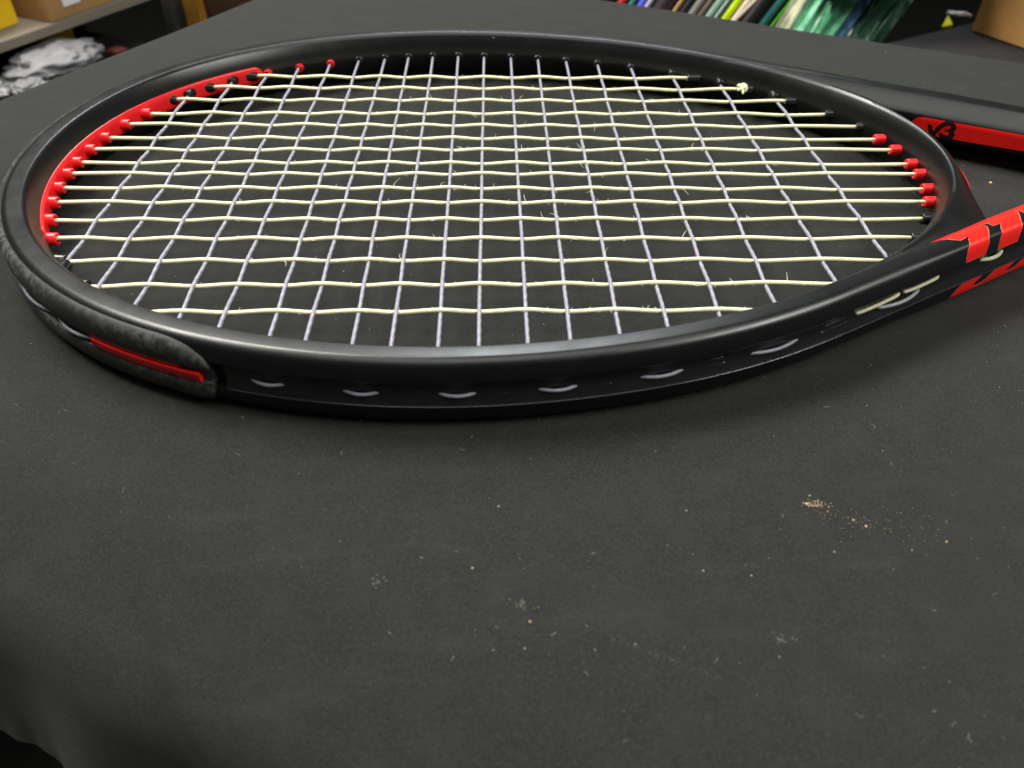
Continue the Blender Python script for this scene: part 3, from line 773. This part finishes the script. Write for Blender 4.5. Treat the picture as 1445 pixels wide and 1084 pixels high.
mb = MB(); V, F, U = tube([tab(345, -556, z) for z in (-760, -400, -100, 320)], 21, 28); mb.add(V, F)
o = mb.build('grey_pipe', mat_simple('grey_metal', (0.10, 0.095, 0.095), .5, .5), None, True, 40); tag(o, 'thick dim grey upright pipe left of the orange wooden post', 'pipe')
# rackets and wrapped things leaning behind the far right edge
def leaner(name, v, wdt, colr, label, cat='racket', fork=None, dep=14, lean=0.52, rough=.4, u=330, var=.12):
    m_ = mat_simple(name+'_paint', colr, rough, .5, var, 90)
    root = empty(name, tab(u, v, -400)); tag(root, label, cat, 'rackets leaning in a row behind the table')
    def bar(v0, k, w_, z0, z1, bend=0.0, nm='frame_side'):
        rg = []
        for i in range(25):
            z = lerp(z0, z1, i/24); vc = v0+(z+106)*k+bend*((z-z0)/(z1-z0))**2*40; uu = u+(z+106)*0.35
            rg.append([tab(uu+dep/2*math.sin(a), vc+w_/2*math.cos(a), z) for a in [2*math.pi*q/12 for q in range(12)]])
        V, F = sweep(rg); return child(link(nm, V, F, m_, None, True, 60), root)
    bar(v, lean, wdt, -330, 140)
    if fork: bar(v+wdt*.2, lean+.25, wdt*.7, -112, 100, fork, 'fork_arm')
    return root
L_ = [(102, 9, (.45, .03, .03), 'red racket edge, leftmost of the leaning row'), (113, 6, (.05, .22, .20), 'dark teal racket edge between the red and the blue one'),
      (123, 8, (.10, .12, .70), 'blue racket with a pale edge in the leaning row'), (130, 5, (.65, .62, .72), 'pale lilac strip right beside the blue racket'),
      (145, 20, (.025, .012, .02), 'broad black racket bag between the pale strip and the tan racket'), (160, 5, (.45, .30, .12), 'narrow tan racket next to the broad black one'),
      (168, 7, (.02, .02, .03), 'thin black racket right of the tan one'), (178, 9, (.22, .21, .19), 'grey racket left of the pale green ones'),
      (187, 6, (.16, .12, .09), 'brownish grey racket beside the pale green ones'), (195.5, 8, (.26, .38, .30), 'pale green racket, left one of the pair by the neon one'),
      (203, 4, (.40, .52, .44), 'light mint strip between two pale green rackets'), (207.5, 4, (.02, .05, .03), 'very thin dark green strip left of the neon racket')]
for v, w_, c_, lab in L_: leaner('leaning_racket', v, w_, c_, lab)
leaner('leaning_racket', 211.5, 10, (.58, .78, .0), 'neon yellow green racket frame leaning behind the table')
leaner('leaning_racket', 221.5, 8, (.66, .56, .45), 'beige racket with a forked throat right of the neon one', fork=.25)
leaner('leaning_racket', 234, 14, (.015, .015, .015), 'black racket right of the forked beige one')
leaner('leaning_racket', 250, 8, (.02, .10, .10), 'dark teal racket with shiny pale dots, left of the green plastic', rough=.15)
leaner('leaning_racket', 259, 3, (.08, .42, .02), 'thin bright green edge left of the green plastic')
def sheet(name, v0, v1, c1, c2, label, seed, u=325):
    m_ = N(name+'_film', c1, 0.25, .5); vv = m_.coords(); f = m_.noise(m_.coords(scale=(14, 14, 5)), 3.0, 5, .7)
    m_.link(m_.ramp(f, [(0.35, c2), (0.5, c1), (0.68, tuple(min(1, x*1.6+.10) for x in c1))]), m_.b.inputs['Base Color'])
    from mathutils import noise
    V = []; nv_, nz_ = 60, 40
    for i in range(nz_+1):
        z = lerp(-330, 120, i/nz_)
        for k in range(nv_+1):
            v = lerp(v0, v1, k/nv_); q = Vector((v*.05+seed, z*.012, 0)); d = 9*noise.noise(q*1.6)+4*noise.noise(q*4)
            V.append(tab(u+(z+106)*.35+d, v+(z+106)*.40, z))
    F = [(i*(nv_+1)+k, i*(nv_+1)+k+1, (i+1)*(nv_+1)+k+1, (i+1)*(nv_+1)+k) for i in range(nz_) for k in range(nv_)]
    o = link(name, V, F, m_.m); s_ = o.modifiers.new('thickness', 'SOLIDIFY'); s_.thickness = .0006; tag(o, label, 'plastic film'); return o
sheet('plastic_film', 262, 276, (.50, .50, .34), (.20, .24, .14), 'cream and olive streaked plastic film left of the green film', 1.0)
sheet('plastic_film', 275, 318, (.16, .48, .28), (.06, .26, .13), 'light green crumpled plastic film right of the neon racket', 4.0)
sheet('plastic_film', 317, 328, (.05, .13, .24), (.015, .05, .06), 'narrow blue plastic film at the right of the green film', 7.0, 327)
sheet('plastic_film', 328, 362, (.012, .045, .025), (.006, .02, .012), 'very dark green plastic film next to the black gap', 9.0, 329)
for v, c_, lab in ((306, (.03, .02, .02), 'dark round cap hanging in front of the green film'), (322, (.03, .012, .012), 'dark maroon round cap, second of the row of caps'),
                   (340, (.12, .04, .12), 'purple round cap, third of the row of caps'), (356, (.45, .12, .02), 'orange round cap, rightmost of the row of caps')):
    z = -77+(v-306)*.19; mb = MB()
    pr = [(0.2, 0), (7.6, 0), (8.6, .9), (8.6, 5), (7.8, 6), (7.2, 40), (0.2, 40)]
    ax = Vector((0, -.75, -.66)).normalized(); b_ = Vector((1, 0, 0)); c2_ = ax.cross(b_)
    base = tab(322, v, z+3); rg = [[base-ax*s_+(b_*math.cos(2*math.pi*q/24)+c2_*math.sin(2*math.pi*q/24))*r for q in range(24)] for r, s_ in pr]
    V, F = sweep(rg); mb.add(V, F); o = mb.build('handle_cap', mat_simple('cap', c_, .5), None, True, 40); tag(o, lab, 'cap', 'round caps above the green film')
bn = prism('black_side_table', [(40, 171.3), (352, 378), (1100, 873), (1100, 1100), (40, 1100)], -130, -110, M_bench); tag(bn, 'black covered side table beyond the right end of the far table edge', 'side table')
fd = Vector((-33, 48, 0)).normalized(); fn = Vector((48, 33, 0)).normalized()
q0 = (406, 434); q1 = (q0[0]+fd.x*190, q0[1]+fd.y*190); q2 = (q1[0]+fn.x*150, q1[1]+fn.y*150); q3 = (q0[0]+fn.x*150, q0[1]+fn.y*150)
bx = prism('cardboard_box', [q0, q1, q2, q3], -109.6, 60, M_card2, None, 1.5); tag(bx, 'orange brown cardboard box on the black side table at the right', 'box')
o = prism('yellow_card', [(404, 408), (416, 417), (446, 411)], -109.8, -108, mat_simple('neon_card', (.62, .62, .0), .5), None, .2); tag(o, 'small neon yellow triangular card left of the right cardboard box', 'card')
o = blob('white_scrap', (451, 421, -107), (4, 10, 1.5), M_white, 3.0, .9, 2.5, 4); tag(o, 'torn white paper scrap beside the neon yellow card', 'paper scrap')
